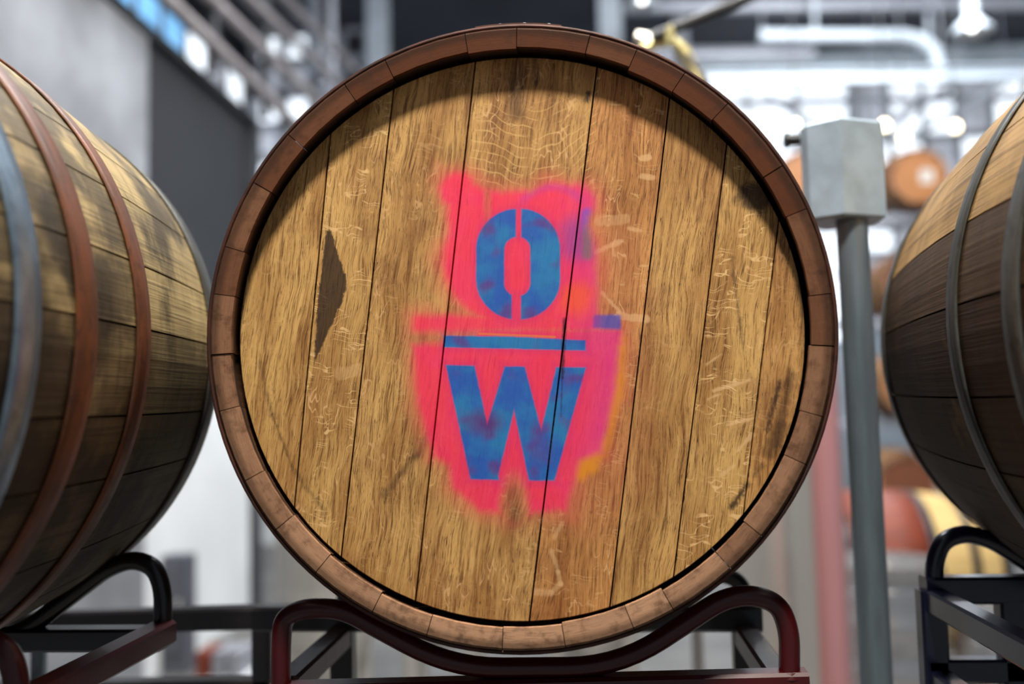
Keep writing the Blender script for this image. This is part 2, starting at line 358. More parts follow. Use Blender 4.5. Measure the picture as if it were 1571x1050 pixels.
M['sky_pane'] = simple('daylit_blue_glass', (120, 178, 226), 0.2, var=0.25, scale=1.2, emit=1.2)
M['white_pane'] = simple('daylit_frosted_glass', (226, 234, 242), 0.2, var=0.12, scale=1.0, emit=1.7)
M['dim_pane'] = simple('dim_frosted_glass', (182, 186, 196), 0.2, var=0.3, scale=2.0, emit=0.55)
M['bulb'] = simple('lamp_glow_warm', (255, 226, 190), 0.3, emit=9.0)
M['lamp_glow'] = simple('lamp_glow_white', (255, 250, 240), 0.3, emit=9.0)
M['paper'] = simple('white_paper', (176, 172, 164), 0.6)
M['box_grey'] = simple('charcoal_plastic', (74, 76, 84), 0.5)

# ------------------------------------------------------------------ geometry helpers
COL = scn.collection
def thing(name, label, cat, loc=(0, 0, 0), group=None, rot=None):
    o = bpy.data.objects.new(name, None); COL.objects.link(o); o.location = loc; o.empty_display_size = 0.1
    if rot is not None: o.rotation_euler = rot
    o['label'] = label; o['category'] = cat
    if group: o['group'] = group
    return o
def tag(o, label, cat, group=None):
    o['label'] = label; o['category'] = cat
    if group: o['group'] = group
    return o
def mesh(name, V, Fc, mat, smooth=False, idx=None):
    me = bpy.data.meshes.new(name); me.from_pydata([tuple(v) for v in V], [], Fc)
    for mm in (mat if isinstance(mat, (list, tuple)) else [mat]): me.materials.append(mm)
    if idx: me.polygons.foreach_set('material_index', idx)
    if smooth: me.polygons.foreach_set('use_smooth', [True]*len(me.polygons))
    me.update()
    return me
def obj(name, me, parent=None):
    o = bpy.data.objects.new(name, me); COL.objects.link(o)
    if parent is not None: o.parent = parent
    return o
def struct(o): o['kind'] = 'structure'; return o
class G:
    def __init__(s): s.V = []; s.F = []
    def add(s, V, Fc):
        b = len(s.V); s.V += [Vector(v) for v in V]; s.F += [tuple(i+b for i in f) for f in Fc]; return s
    def box(s, a, b, bev=0.0):
        (x0, y0, z0), (x1, y1, z1) = a, b
        if x0 > x1: x0, x1 = x1, x0
        if y0 > y1: y0, y1 = y1, y0
        if z0 > z1: z0, z1 = z1, z0
        return s.add([(x0, y0, z0), (x1, y0, z0), (x1, y1, z0), (x0, y1, z0), (x0, y0, z1), (x1, y0, z1), (x1, y1, z1), (x0, y1, z1)],
                     [(0, 3, 2, 1), (4, 5, 6, 7), (0, 1, 5, 4), (1, 2, 6, 5), (2, 3, 7, 6), (3, 0, 4, 7)])
    def bar(s, p, q, wd, ht, up=(0, 0, 1), ch=0.12):
        """square tube with chamfered edges, from p to q"""
        p, q = Vector(p), Vector(q); d = (q-p).normalized(); r = d.cross(Vector(up)).normalized(); u = r.cross(d).normalized()
        c = min(wd, ht)*ch; a, b = wd/2, ht/2
        prof = [(a-c, b), (a, b-c), (a, -b+c), (a-c, -b), (-a+c, -b), (-a, -b+c), (-a, b-c), (-a+c, b)]
        V = [p + r*x + u*y for x, y in prof] + [q + r*x + u*y for x, y in prof]
        Fc = [(i, (i+1) % 8, 8+(i+1) % 8, 8+i) for i in range(8)] + [tuple(range(7, -1, -1)), tuple(range(8, 16))]
        return s.add(V, Fc)
    def tube(s, pts, r, n=12, caps=True):
        pts = [Vector(p) for p in pts]; rs = r if isinstance(r, (list, tuple)) else [r]*len(pts)
        V = []; Fc = []; prev = None
        for i, p in enumerate(pts):
            t = ((pts[min(i+1, len(pts)-1)]-p).normalized() + (p-pts[max(i-1, 0)]).normalized()).normalized()
            if prev is None:
                a = Vector((0, 0, 1)) if abs(t.z) < 0.9 else Vector((1, 0, 0)); e = t.cross(a).normalized()
            else: e = (prev - t*prev.dot(t)).normalized()
            prev = e; f = t.cross(e)
            for k in range(n): an = 2*PI*k/n; V.append(p + (e*math.cos(an)+f*math.sin(an))*rs[i])
        for i in range(len(pts)-1):
            for k in range(n): a = i*n+k; b = i*n+(k+1) % n; Fc.append((a, b, b+n, a+n))
        if caps: Fc.append(tuple(range(n-1, -1, -1))); Fc.append(tuple(range((len(pts)-1)*n, len(pts)*n)))
        return s.add(V, Fc)
    def lathe(s, prof, c=(0, 0, 0), n=32, closed=False):
        V = []; Fc = []; c = Vector(c); m_ = len(prof)
        for k in range(n):
            an = 2*PI*k/n
            for r, z in prof: V.append(c + Vector((r*math.cos(an), r*math.sin(an), z)))
        for k in range(n):
            for i in range(m_-1 if not closed else m_):
                a = k*m_+i; b = k*m_+(i+1) % m_; a2 = ((k+1) % n)*m_+i; b2 = ((k+1) % n)*m_+(i+1) % m_
                Fc.append((a, a2, b2, b))
        return s.add(V, Fc)
    def make(s, name, mat, parent=None, smooth=False):
        inv = parent.location if (parent is not None and parent.type == 'EMPTY' and s.world) else Vector((0, 0, 0))
        V = [v-inv for v in s.V]
        me = mesh(name, V, s.F, mat, smooth)
        if smooth:
            try: me.set_sharp_from_angle(angle=math.radians(40))
            except Exception: pass
        return obj(name, me, parent)
    world = True     # vertices are given in world coordinates; made local to an unrotated parent Empty
def smooth_path(pts, rad, n=7):
    """polyline with rounded corners"""
    pts = [Vector(p) for p in pts]; out = [pts[0]]
    for i in range(1, len(pts)-1):
        a, b, c = pts[i-1], pts[i], pts[i+1]; r = rad[i-1] if isinstance(rad, (list, tuple)) else rad
        r = min(r, (a-b).length*0.49, (c-b).length*0.49)
        p0 = b+(a-b).normalized()*r; p1 = b+(c-b).normalized()*r
        for k in range(n+1):
            t = k/n; out.append(p0*(1-t)**2 + b*2*t*(1-t) + p1*t*t)
    out.append(pts[-1]); return out

# ------------------------------------------------------------------ barrels
def prof_r(y, L, Re, Rb):
    t = (y/L-0.5)*2; return Rb-(Rb-Re)*(abs(t)**1.9)
def stave_mesh(a0, a1, L, Re, Rb, mats, thick=0.022, N=14, jy=0.0, jr=0.0, arc=3, gap=0.0007, name='stave', recess=0.022):
    V = []; Fc = []; idx = []
    da = gap/Re
    ys = [jy] + [0.004+jy] + [L*i/N for i in range(1, N)] + [L-0.004, L]
    ys.insert(2, recess); ys = sorted(ys)
    A = [a0+da+(a1-a0-2*da)*k/arc for k in range(arc+1)]; m_ = 2*(arc+1)
    for i, y in enumerate(ys):
        ro = prof_r(min(max(y, 0), L), L, Re, Rb); ri = ro-thick-jr
        if i == 0 or i == len(ys)-1: ro -= 0.0022
        if y <= recess+1e-6: ri = Re-thick-jr + 0.0052*(y/recess) - (0.0 if i else -0.0012)
        for a in A: V.append((ro*math.cos(a), y, ro*math.sin(a)))
        for a in reversed(A): V.append((ri*math.cos(a), y, ri*math.sin(a)))
    for i in range(len(ys)-1):
        for k in range(m_):
            b = (k+1) % m_; Fc.append((i*m_+k, i*m_+b, (i+1)*m_+b, (i+1)*m_+k))
            idx.append(1 if (k > arc and ys[i] < recess-1e-6 and i > 0) else (2 if i == 0 and k != arc else 0))
    Fc.append(tuple(range(m_-1, -1, -1))); idx.append(2)
    e = (len(ys)-1)*m_; Fc.append(tuple(range(e, e+m_))); idx.append(2)
    return mesh(name, V, Fc, mats, False, idx)
def band_mesh(y0, y1, L, Re, Rb, mat, th=0.0016, n=112, lift=0.0004, ny=3, name='hoop'):
    V = []; Fc = []; rows = [y0+(y1-y0)*k/ny for k in range(ny+1)]
    prof = [(prof_r(y, L, Re, Rb)+lift+th, y) for y in rows] + [(prof_r(y, L, Re, Rb)+lift, y) for y in reversed(rows)]
    m_ = len(prof)
    for k in range(n):
        an = 2*PI*k/n
        for r, y in prof: V.append((r*math.cos(an), y, r*math.sin(an)))
    for k in range(n):
        for i in range(m_):
            a = k*m_+i; b = k*m_+(i+1) % m_; k2 = (k+1) % n; Fc.append((a, b, k2*m_+(i+1) % m_, k2*m_+i))
    return mesh(name, V, Fc, mat, True)
def clip_plank(x0, x1, R, k0=None, k1=None, n=26, slope=0.0):
    """outline of a head board between two slanted joints, inside the circle R; joints x = x_j + s_j*z"""
    pts = []
    def ends(xj, sj):
        a = 1+sj*sj; b = 2*xj*sj; c = xj*xj-R*R; q = b*b-4*a*c
        if q <= 0: return None
        q = math.sqrt(q); return [(xj+sj*z, z) for z in ((-b-q)/(2*a), (-b+q)/(2*a))]
    A = ends(x0, k0) if x0 is not None else None; B = ends(x1, k1) if x1 is not None else None
    an = lambda p: math.atan2(p[1], p[0])
    # going anticlockwise: bottom-left, bottom arc, bottom-right, top-right, top arc, top-left
    def arc(a, b):
        while b < a: b += 2*PI
        m_ = max(3, int((b-a)/0.06)); return [(R*math.cos(a+(b-a)*i/m_), R*math.sin(a+(b-a)*i/m_)) for i in range(m_+1)]
    if A and B: pts = arc(an(A[0]), an(B[0])) + arc(an(B[1]), an(A[1]))
    elif B: pts = arc(an(B[1]), an(B[0]))
    else: pts = arc(an(A[0]), an(A[1]))
    return pts
def plank_mesh(pts, y, th, mat, name='head_board', bev=0.0009):
    n = len(pts); cx = sum(p[0] for p in pts)/n; cz = sum(p[1] for p in pts)/n
    def ins(p, d): v = Vector((p[0]-cx, p[1]-cz)); l = v.length; return (cx+v.x*(1-d/l), cz+v.y*(1-d/l))
    a = [ins(p, bev) for p in pts]
    V = [(p[0], y, p[1]) for p in a] + [(p[0], y+bev, p[1]) for p in pts] + [(p[0], y+th, p[1]) for p in pts]
    Fc = [tuple(range(n))]
    for i in range(n):
        j = (i+1) % n; Fc.append((i, n+i, n+j, j)); Fc.append((n+i, 2*n+i, 2*n+j, n+j))
    Fc.append(tuple(range(3*n-1, 2*n-1, -1)))
    return mesh(name, V, Fc, mat)

# ================================================================== the room
g = G(); g.box((-6, -2.0, -0.2), (9, 14.4, 0.0)); struct(g.make('floor', M['floor']))
g = G(); g.box((-6, 6.5, 6.5), (9, 14.4, 6.7)); struct(g.make('ceiling', M['ceiling']))
g = G(); g.box((-6, 14.0, 0.0), (9, 14.3, 6.5)); struct(g.make('wall_back', M['wall_back']))
XL = -2.2
yw = PX(226, 300, XL).y; ye = PX(386, 300, XL).y
zt = PX(380, 178, XL).z
g = G(); g.box((XL-0.3, 2.2, 0.0), (XL, yw, zt+0.0)); struct(g.make('wall_left', M['wall_grey']))
g = G(); g.box((XL-0.3, yw, 0.0), (XL-0.02, ye, 1.45)); struct(g.make('wall_left_lower', M['wall_white']))
g = G(); g.box((XL-0.3, yw, 1.45), (XL-0.03, ye, zt)); struct(g.make('wall_left_upper', M['wall_dark']))
g = G(); g.box((XL-0.32, 2.2, zt-0.03), (XL+0.02, ye+0.05, zt+0.02)); struct(g.make('trim_1', M['dark_steel']))
g = G(); g.box((XL-0.32, ye, 0), (XL+0.02, ye+0.12, zt)); struct(g.make('trim_2', M['dark_steel']))
# white partition behind the left wall's end
g = G(); g.box((-4.6, 9.6, 0.0), (P(560, 400, 9.6).x, 9.8, 3.2)); struct(g.make('wall_rear', M['wall_white']))
pnl = G(); q = P(365, 850, 9.6); pnl.box((q.x-0.02, 9.585, 0.0), (q.x+0.02, 9.6, 3.2)); struct(pnl.make('trim_3', M['grey_pipe']))
# side wall with the clerestory of blue panes
g = G(); g.box((-4.9, 4.0, 0.0), (-4.6, 14.0, 6.5)); struct(g.make('wall_side', M['wall_dark']))
def window(name, corners, nx, nz, pane, frame, pane_fn=None, th=0.05, fr=0.04):
    """glazed opening: corners p00 (bottom left), p10 (bottom right), height vector"""
    p0, p1, h = Vector(corners[0]), Vector(corners[1]), corners[2]
    e = p1-p0; nrm = e.cross(Vector((0, 0, 1))).normalized()
    t = bpy.data.objects.new(name, None); COL.objects.link(t); t.location = p0; t['kind'] = 'structure'
    f = G()
    for i in range(nx+1):
        b = p0+e*(i/nx); f.bar(b, b+Vector((0, 0, h)), fr, th, up=tuple(nrm))
    for j in range(nz+1):
        b = p0+Vector((0, 0, h*j/nz)); f.bar(b-e.normalized()*fr/2, b+e+e.normalized()*fr/2, th, fr)
    f.make('window_frame', frame, t)
    for i in range(nx):
        for j in range(nz):
            a = p0+e*(i/nx)+Vector((0, 0, h*j/nz)); b = a+e/nx
            k = G(); k.add([a, b, b+Vector((0, 0, h/nz)), a+Vector((0, 0, h/nz))] + [v+nrm*-0.008 for v in (a, b, b+Vector((0, 0, h/nz)), a+Vector((0, 0, h/nz)))],
                           [(0, 1, 2, 3), (7, 6, 5, 4), (0, 4, 5, 1), (1, 5, 6, 2), (2, 6, 7, 3), (3, 7, 4, 0)])
            k.make('pane', pane_fn(i, j) if pane_fn else pane, t)
    return t
zc = PX(230, 26, -4.5).z
y0w = PX(150, 0, -4.5).y; y1w = PX(372, 160, -4.5).y
window('window_1', ((-4.5, 6.0, zc-0.95), (-4.5, y1w, zc-0.95), 1.35), 10, 1, None, M['tan_pipe'],
       lambda i, j: M['sky_pane'] if 6.0+(i+0.5)*(y1w-6.0)/10 < PX(292, 85, -4.5).y else (M['white_pane'] if i % 2 else M['dim_pane']), fr=0.09)
a = P(392, 330, 12.2); b = P(570, 330, 12.2)
window('window_2', ((a.x, 12.2, 2.6), (b.x, 12.2, 2.6), 3.9), 4, 9, None, M['grey_pipe'],
       lambda i, j: (M['white_pane'] if (i < 2 and j % 2 == 0) else M['dim_pane'] if i < 3 else M['wall_dark']), fr=0.14, th=0.08)
a = P(1075, 330, 13.9); b = P(1310, 330, 13.9); top = P(1200, 128, 13.9).z
window('window_3', ((a.x, 13.9, 2.2), (b.x, 13.9, 2.2), top-2.2), 3, 4, M['white_pane'], M['white_pipe'], fr=0.07)
a = P(1318, 330, 13.9); b = P(1640, 330, 13.9)
window('window_4', ((a.x, 13.9, 2.6), (b.x, 13.9, 2.6), top-2.65), 6, 4, None, M['grey_pipe'],
       lambda i, j: M['white_pane'] if (i*7+j*5) % 3 else M['dim_pane'], fr=0.10)

# ================================================================== main barrel
L = 0.90; RE = 0.2890; RB = 0.337
main = thing('oak_barrel', 'large oak barrel in the middle, head facing us, sprayed with pink and blue letters', 'barrel', (ctr.x, D, ctr.z), 'oak barrels on steel racks')
main['group'] = 'oak barrels in the foreground racks'
rim = [(792.5,54),(714,58),(598,107.6),(537,142),(451,214),(398,285),(358,382),(343,453),(343,543),(352,627),(388.5,731),(440,799),(492,869),(576.5,928),(658,962.5),(771,984),
       (865,978),(967,951.5),(1027,925),(1111,862),(1158,814),(1225.6,708),(1250,636),(1260,530),(1252,453),(1218,328),(1184,264),(1104,172),(1043,123),(902,66)]
angs = []
for px, py in rim:
    q = P(px, py, D)-ctr; angs.append(math.atan2(q.z, q.x) % (2*PI))
angs = sorted(angs); full = []
for i, a in enumerate(angs):
    b = angs[(i+1) % len(angs)] + (2*PI if i == len(angs)-1 else 0)
    full.append(a)
    if b-a > 0.33: full.append(a+(b-a)*0.52)
angs = full
for i, a in enumerate(angs):
    b = angs[(i+1) % len(angs)] + (2*PI if i == len(angs)-1 else 0)
    mid = (a+b)/2; t = 0.5-0.5*math.sin(mid)          # end grain lighter towards the bottom, darker at the top
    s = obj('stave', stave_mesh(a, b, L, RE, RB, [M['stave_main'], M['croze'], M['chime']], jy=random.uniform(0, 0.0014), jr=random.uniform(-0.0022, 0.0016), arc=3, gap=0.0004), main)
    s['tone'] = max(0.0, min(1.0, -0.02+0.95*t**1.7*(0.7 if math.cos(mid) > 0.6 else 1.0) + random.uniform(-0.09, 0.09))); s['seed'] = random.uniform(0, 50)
J = [(507,207,452.5,769),(604,136,524,850),(730,88,637,925),(917,94,811,963),(1027,153,934,946),(1115,222,1033,890),(1195,336,1140,796)]
joints = []
for x0, y0, x1, y1 in J:
    a = P(x0, y0, D+HEAD_Y)-ctr; b = P(x1, y1, D+HEAD_Y)-ctr
    sl = (a.x-b.x)/(a.z-b.z); joints.append((a.x-sl*a.z, sl))
RH = 0.2680; gp = 0.0007
tones = [0.15, 0.1, 0.25, 0.35, 0.9, 0.3, 0.2, 0.45]; flk = [0.15, 0.9, 0.25, 0.35, 0.45, 0.12, 1.0, 0.2]
for i in range(8):
    l = joints[i-1] if i else None; r = joints[i] if i < 7 else None
    pts = clip_plank(l[0]+gp if l else None, r[0]-gp if r else None, RH, l[1] if l else None, r[1] if r else None)
    o = obj('head_board', plank_mesh(pts, HEAD_Y+random.uniform(0, 0.0006), 0.02, M['head']), main)
    o['tone'] = tones[i]; o['seed'] = 3.7*i+1.3; o['fleck'] = flk[i]
for i in range(6):
    xs = [-0.17, -0.09, 0.0, 0.08, 0.165]
    obj('head_board', plank_mesh(clip_plank(xs[i-1]+gp if i else None, xs[i]-gp if i < 5 else None, 0.268, 0.0, 0.0), L-0.044, 0.02, M['far_head']), main)
hoops_main = []
for y0, y1 in ((0.0045, 0.044), (0.115, 0.145), (0.225, 0.255), (0.31, 0.345), (0.555, 0.59), (0.645, 0.675), (0.755, 0.785), (0.856, 0.898)):
    h = obj('hoop', band_mesh(y0, y1, L, RE, RB, M['hoop_brown'], th=0.0034 if y0 < 0.01 else 0.002), main); hoops_main.append(h)
# lapped end and rivets on the front hoop
def dome(c, n, r, name, mat, parent):
    n = Vector(n).normalized(); a = n.cross(Vector((0, 1, 0))).normalized(); b = n.cross(a); V = []; Fc = []
    for j, (rr, hh) in enumerate(((1, 0), (0.85, 0.35), (0.5, 0.6))):
        for k in range(8): an = 2*PI*k/8; V.append(Vector(c)+(a*math.cos(an)+b*math.sin(an))*r*rr+n*r*hh)
    for j in range(2):
        for k in range(8): Fc.append((j*8+k, j*8+(k+1) % 8, (j+1)*8+(k+1) % 8, (j+1)*8+k))
    Fc.append(tuple(range(16, 24)))
    return obj(name, mesh(name, V, Fc, mat, True), parent)
lap = G(); lap.world = False
V = []; a0, a1 = math.radians(96), math.radians(80); K = 10
for k in range(K+1):
    an = a0+(a1-a0)*k/K
    for y in (0.007, 0.040):
        for r in (0.0038, 0.0056):
            rr = prof_r(y, L, RE, RB)+r; V.append((rr*math.cos(an), y, rr*math.sin(an)))
Fc = []
for k in range(K):
    b = 4*k; Fc += [(b+1, b+3, b+7, b+5), (b, b+4, b+6, b+2), (b, b+1, b+5, b+4), (b+2, b+6, b+7, b+3)]
Fc += [(0, 2, 3, 1), (4*K, 4*K+1, 4*K+3, 4*K+2)]
obj('hoop_lap', mesh('hoop_lap', V, Fc, M['hoop_brown']), hoops_main[0])
for dg in (91.5, 87, 82.5):
    an = math.radians(dg); rr = prof_r(0.02, L, RE, RB)+0.0054
    dome((rr*math.cos(an), 0.02, rr*math.sin(an)), (math.cos(an), 0, math.sin(an)), 0.0042, 'rivet', M['hoop_brown'], hoops_main[0])

# ================================================================== barrels to the left and right
def side_barrel(label, c, yfar, Re, Rb, hoops, mat, tone_fn, n=26, rot=0.0, chime_tone=0.3):
    t = thing('oak_barrel', label, 'barrel', (c.x, yfar-L, c.z), 'oak barrels in the foreground racks')
    a = rot; k = 0
    ws = [random.uniform(0.75, 1.3) for _ in range(n)]; sw = sum(ws)
    for wv in ws:
        b = a+2*PI*wv/sw
        s = obj('stave', stave_mesh(a, b, L, Re, Rb, [mat, M['croze'], M['chime']], jy=random.uniform(0, 0.001), jr=0, gap=0.0009), t)
        s['tone'] = tone_fn((a+b)/2); s['seed'] = random.uniform(0, 50); a = b
    for e, yy in ((0, 0.024), (1, L-0.044)):
        R = Re-0.0205; xs = [-0.17, -0.09, 0.0, 0.08, 0.165]
        for i in range(6):
            pts = clip_plank(xs[i-1]+gp if i else None, xs[i]-gp if i < 5 else None, R, 0.0, 0.0)
            o = obj('head_board', plank_mesh(pts, yy, 0.02, M['far_head']), t)
    for y0, wd, mm in hoops:
        obj('hoop', band_mesh(y0, y0+wd, L, Re, Rb, M[mm], th=0.0022), t)
    return t
def hoopset(fr, wid, mats):     # distances from the far end, mirrored to the near end
    out = []
    for d, wd, mm in zip(fr, wid, mats): out += [(L-d-wd, wd, mm), (d, wd, mm)]
    return out
yl = 1.213*D; cl = P(-34, 551, yl)
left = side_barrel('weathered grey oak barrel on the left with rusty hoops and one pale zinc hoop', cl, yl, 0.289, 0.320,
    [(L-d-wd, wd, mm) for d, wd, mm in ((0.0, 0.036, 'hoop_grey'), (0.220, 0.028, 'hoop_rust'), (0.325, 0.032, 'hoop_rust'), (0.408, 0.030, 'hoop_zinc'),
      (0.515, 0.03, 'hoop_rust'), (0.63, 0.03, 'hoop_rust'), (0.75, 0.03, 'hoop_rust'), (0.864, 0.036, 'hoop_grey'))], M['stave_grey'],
    lambda a: max(0.0, min(1.0, 0.38+0.6*math.sin(a)+random.uniform(-0.25, 0.22))), n=27, rot=0.02)  # shading from above put into the tone: lower staves darker
yr = 1.406*D; cr = P(1722, 524, yr)
right = side_barrel('brown oak barrel on the right with dull grey hoops and a lower half darkened by stain and painted shade', cr, yr, 0.288, 0.330,
    [(L-d-wd, wd, 'hoop_grey') for d, wd in ((0.0, 0.024), (0.322, 0.026), (0.448, 0.028), (0.61, 0.03), (0.75, 0.03), (0.864, 0.036))], M['stave_brown'],
    lambda a: 1.0-random.uniform(0, 0.2) if math.sin(a) > 0.30 else random.uniform(0.0, 0.12), n=24, rot=PI-0.284)  # lower staves get a dark tone for stain and shade together

# ================================================================== racks
def rack(label, group, x_l, x_r, yf, yb, ztop, cr_paths_f, cr_paths_b, mat_f, mat_b, side_mat, side_x, tube=0.030, pr=0.0088, legs=True, leg_x=None, xf=None):
    t = thing('barrel_rack', label, 'rack', ((x_l+x_r)/2, (yf+yb)/2, 0.0), group)
    return t
def pipe(path, r, mat, parent, name='cradle_pipe'):
    g = G(); g.tube(path, r, 14); return g.make(name, mat, parent, True)
def sqbar(p, q, wd, ht, mat, parent, name, up=(0, 0, 1)):
    g = G(); g.bar(p, q, wd, ht, up); return g.make(name, mat, parent)

PR = 0.0098
# --- main rack, dark red
yf, yb = 1.075*D, 1.35*D
rk = thing('barrel_rack', 'glossy dark red rack with looped pipe cradle under the painted barrel', 'rack', (P(820, 1040, yf).x, (yf+yb)/2, 0), 'steel barrel racks')
cpx = [(431, 1064), (431, 925), (520, 925), (694, 1031), (950, 1029), (1128, 914), (1209, 908), (1209, 1036)]
path = smooth_path([P(x, y, yf) for x, y in cpx], [0.05, 0.06, 0.05, 0.05, 0.05, 0.06])
path = smooth_path([P(431, 1064, yf), P(431, 990, yf), P(434, 948, yf), P(466, 934, yf), P(524, 934, yf), P(694, 1026, yf), P(950, 1024, yf), P(1106, 921, yf), P(1150, 912, yf), P(1195, 926, yf), P(1211, 970, yf), P(1211, 1036, yf)],
                   [0.03, 0.022, 0.022, 0.03, 0.05, 0.05, 0.03, 0.022, 0.022, 0.03])
pipe(path, PR, M['red_paint'], rk)
dz = Vector((0, yb-yf, 0)); xsc = [p+dz+Vector((0, 0, -0.02)) for p in path]
pipe(xsc, PR, M['black_paint'], rk)
A = P(415, 1066, yf); B = P(1238, 1046, yf); TB = 0.036
sqbar(A+Vector((0, 0, -0.002)), B+Vector((0, 0, -0.002)), TB*0.7, TB*0.72, M['red_paint'], rk, 'front_rail')
A2, B2 = A+dz, B+dz
A2 = Vector((P(392, 940, yb).x, yb, P(392, 948, yb).z)); B2 = Vector((B.x, yb, P(1110, 948, yb).z))
sqbar(A2, B2, 0.03, 0.030, M['black_paint'], rk, 'back_rail')
for px in (431, 1205):
    xx = P(px, 1050, yf).x; z0 = P(px, 1058, yf).z
    sqbar(Vector((xx, yf+0.015, z0-0.004)), Vector((xx, yb-0.012, A2.z-0.022)), 0.026, 0.026, M['brown_steel'], rk, 'side_rail')
    for yy, ztp in ((yf, z0-0.01), (yb, A2.z-0.012)):
        sqbar(Vector((xx, yy, 0.0)), Vector((xx, yy, ztp)), 0.028, 0.028, M['red_paint'] if yy == yf else M['black_paint'], rk, 'post', up=(0, 1, 0))
for px in (1211,):
    q = P(px, 1034, yf); g = G(); g.lathe([(0.0, 0.006), (PR*1.1, 0.006), (PR*1.35, 0.002), (PR*1.4, 0.0), (0.0, 0.0)], q+Vector((0, 0, -0.003)), 16); g.make('weld_bead', M['red_paint'], rk, True)
# --- left rack, dark red, in front and left
yfl, ybl = 0.85*D, 1.15*D
rl = thing('barrel_rack', 'dark red rack under the weathered barrel at the left edge', 'rack', (P(60, 1040, ybl).x, (yfl+ybl)/2, 0), 'steel barrel racks')
pl_b = smooth_path([P(-560, 965, ybl), P(-540, 880, ybl), P(-500, 862, ybl), P(-440, 862, ybl), P(-250, 985, ybl), P(30, 975, ybl), P(165, 872, ybl), P(205, 858, ybl), P(238, 870, ybl), P(250, 905, ybl), P(250, 952, ybl)], [0.025]*9)
pipe(pl_b, PR, M['black_paint'], rl)
off = P(250, 952, ybl)
fx = P(15, 1030, yfl)
dl = Vector((0, yfl-ybl, 0)); dl = Vector((0, yfl-ybl, -0.022)); pipe([p+dl for p in pl_b], PR, M['red_paint'], rl)
xr = off.x; zb = P(262, 962, ybl).z
sqbar(Vector((xr+0.002, yfl, zb-0.005)), Vector((xr+0.002, ybl, zb-0.005)), 0.026, 0.024, M['red_paint'], rl, 'side_rail')
xl2 = P(-560, 965, ybl).x
sqbar(Vector((xl2, yfl, zb-0.005)), Vector((xl2, ybl, zb-0.005)), 0.026, 0.024, M['red_paint'], rl, 'side_rail')
for yy in (yfl, ybl):
    sqbar(Vector((xl2-0.02, yy, zb-0.012)), Vector((xr-(0.0 if yy == ybl else 0.0), yy, zb-0.012)), 0.028, 0.024, M['black_paint'] if yy == ybl else M['red_paint'], rl, 'front_rail' if yy == yfl else 'back_rail')
for xx in (xl2, xr-0.004):
    for yy in (yfl, (yfl+ybl)/2-0.02):
        sqbar(Vector((xx, yy, 0)), Vector((xx, yy, zb-0.012)), 0.024, 0.024, M['red_paint'], rl, 'post', up=(0, 1, 0))
# --- black rack behind the left pair
yk = 1.46*D
rb = thing('barrel_rack', 'black steel rack bar and post seen between left and middle barrels', 'rack', (P(240, 950, yk).x, yk+0.15, 0), 'steel barrel racks')
a = P(-120, 960, yk); b = P(421, 946, yk); sqbar(a, b, 0.030, 0.030, M['black_paint'], rb, 'front_rail')
a3 = P(-120, 1062, yk); b3 = P(421, 1052, yk); sqbar(a3, b3, 0.030, 0.022, M['black_paint'], rb, 'lower_rail')
for px in (405, -110):
    q = P(px, 960, yk); sqbar(Vector((q.x, yk, 0)), q, 0.026, 0.030, M['black_paint'], rb, 'post', up=(0, 1, 0))
g = G(); pth = smooth_path([P(62, 975, yk), P(62, 985, yk), P(60, 1080, yk)], [0.01]); g.tube([P(74, 955, yk+0.03), P(66, 975, yk+0.03), P(60, 1000, yk+0.03), P(58, 1100, yk+0.03)], 0.011, 12); g.make('brace_pipe', M['galv_pole'], rb, True)
# --- navy rack on the right
yn = 1.285*D; ynf = 0.95*D
rn = thing('barrel_rack', 'navy blue square tube rack under the brown barrel at right edge', 'rack', (P(1500, 950, yn).x+0.2, (yn+ynf)/2, 0), 'steel barrel racks')
pn = smooth_path([P(1433, 912, yn), P(1434, 860, yn), P(1446, 830, yn), P(1478, 818, yn), P(1520, 828, yn), P(1640, 905, yn), P(1900, 905, yn), P(2060, 808, yn), P(2120, 812, yn), P(2150, 860, yn), P(2150, 912, yn)], [0.02]*9)
pipe(pn, PR*1.02, M['navy_paint'], rn)
dn = Vector((0, ynf-yn, 0)); pipe([p+dn for p in pn], PR, M['navy_paint'], rn)
a = P(1416, 905, yn); xrr = P(2150, 905, yn).x
sqbar(a, Vector((xrr, yn, a.z)), 0.026, 0.030, M['navy_paint'], rn, 'back_rail')
sqbar(a+dn, Vector((xrr, yn, a.z))+dn, 0.026, 0.030, M['navy_paint'], rn, 'front_rail')
a2 = P(1432, 915, yn)
for zo in (0.0, -0.088):
    sqbar(Vector((a2.x, ynf, a2.z-0.004+zo)), Vector((a2.x, yn, a2.z-0.004+zo)), 0.024, 0.026, M['navy_paint'], rn, 'side_rail')
    sqbar(Vector((xrr, ynf, a2.z-0.004+zo)), Vector((xrr, yn, a2.z-0.004+zo)), 0.024, 0.026, M['navy_paint'], rn, 'side_rail')
lz = a.z-0.088
sqbar(Vector((a.x, yn, lz)), Vector((xrr, yn, lz)), 0.024, 0.026, M['navy_paint'], rn, 'lower_rail')
for xx in (P(1427, 905, yn).x, P(1427, 905, yn).x+0.085, xrr):
    sqbar(Vector((xx, yn, 0)), Vector((xx, yn, a.z)), 0.028, 0.024, M['navy_paint'], rn, 'post', up=(0, 1, 0))
for xx in (a2.x, xrr): sqbar(Vector((xx, ynf, 0)), Vector((xx, ynf, a.z)), 0.024, 0.024, M['navy_paint'], rn, 'post', up=(0, 1, 0))

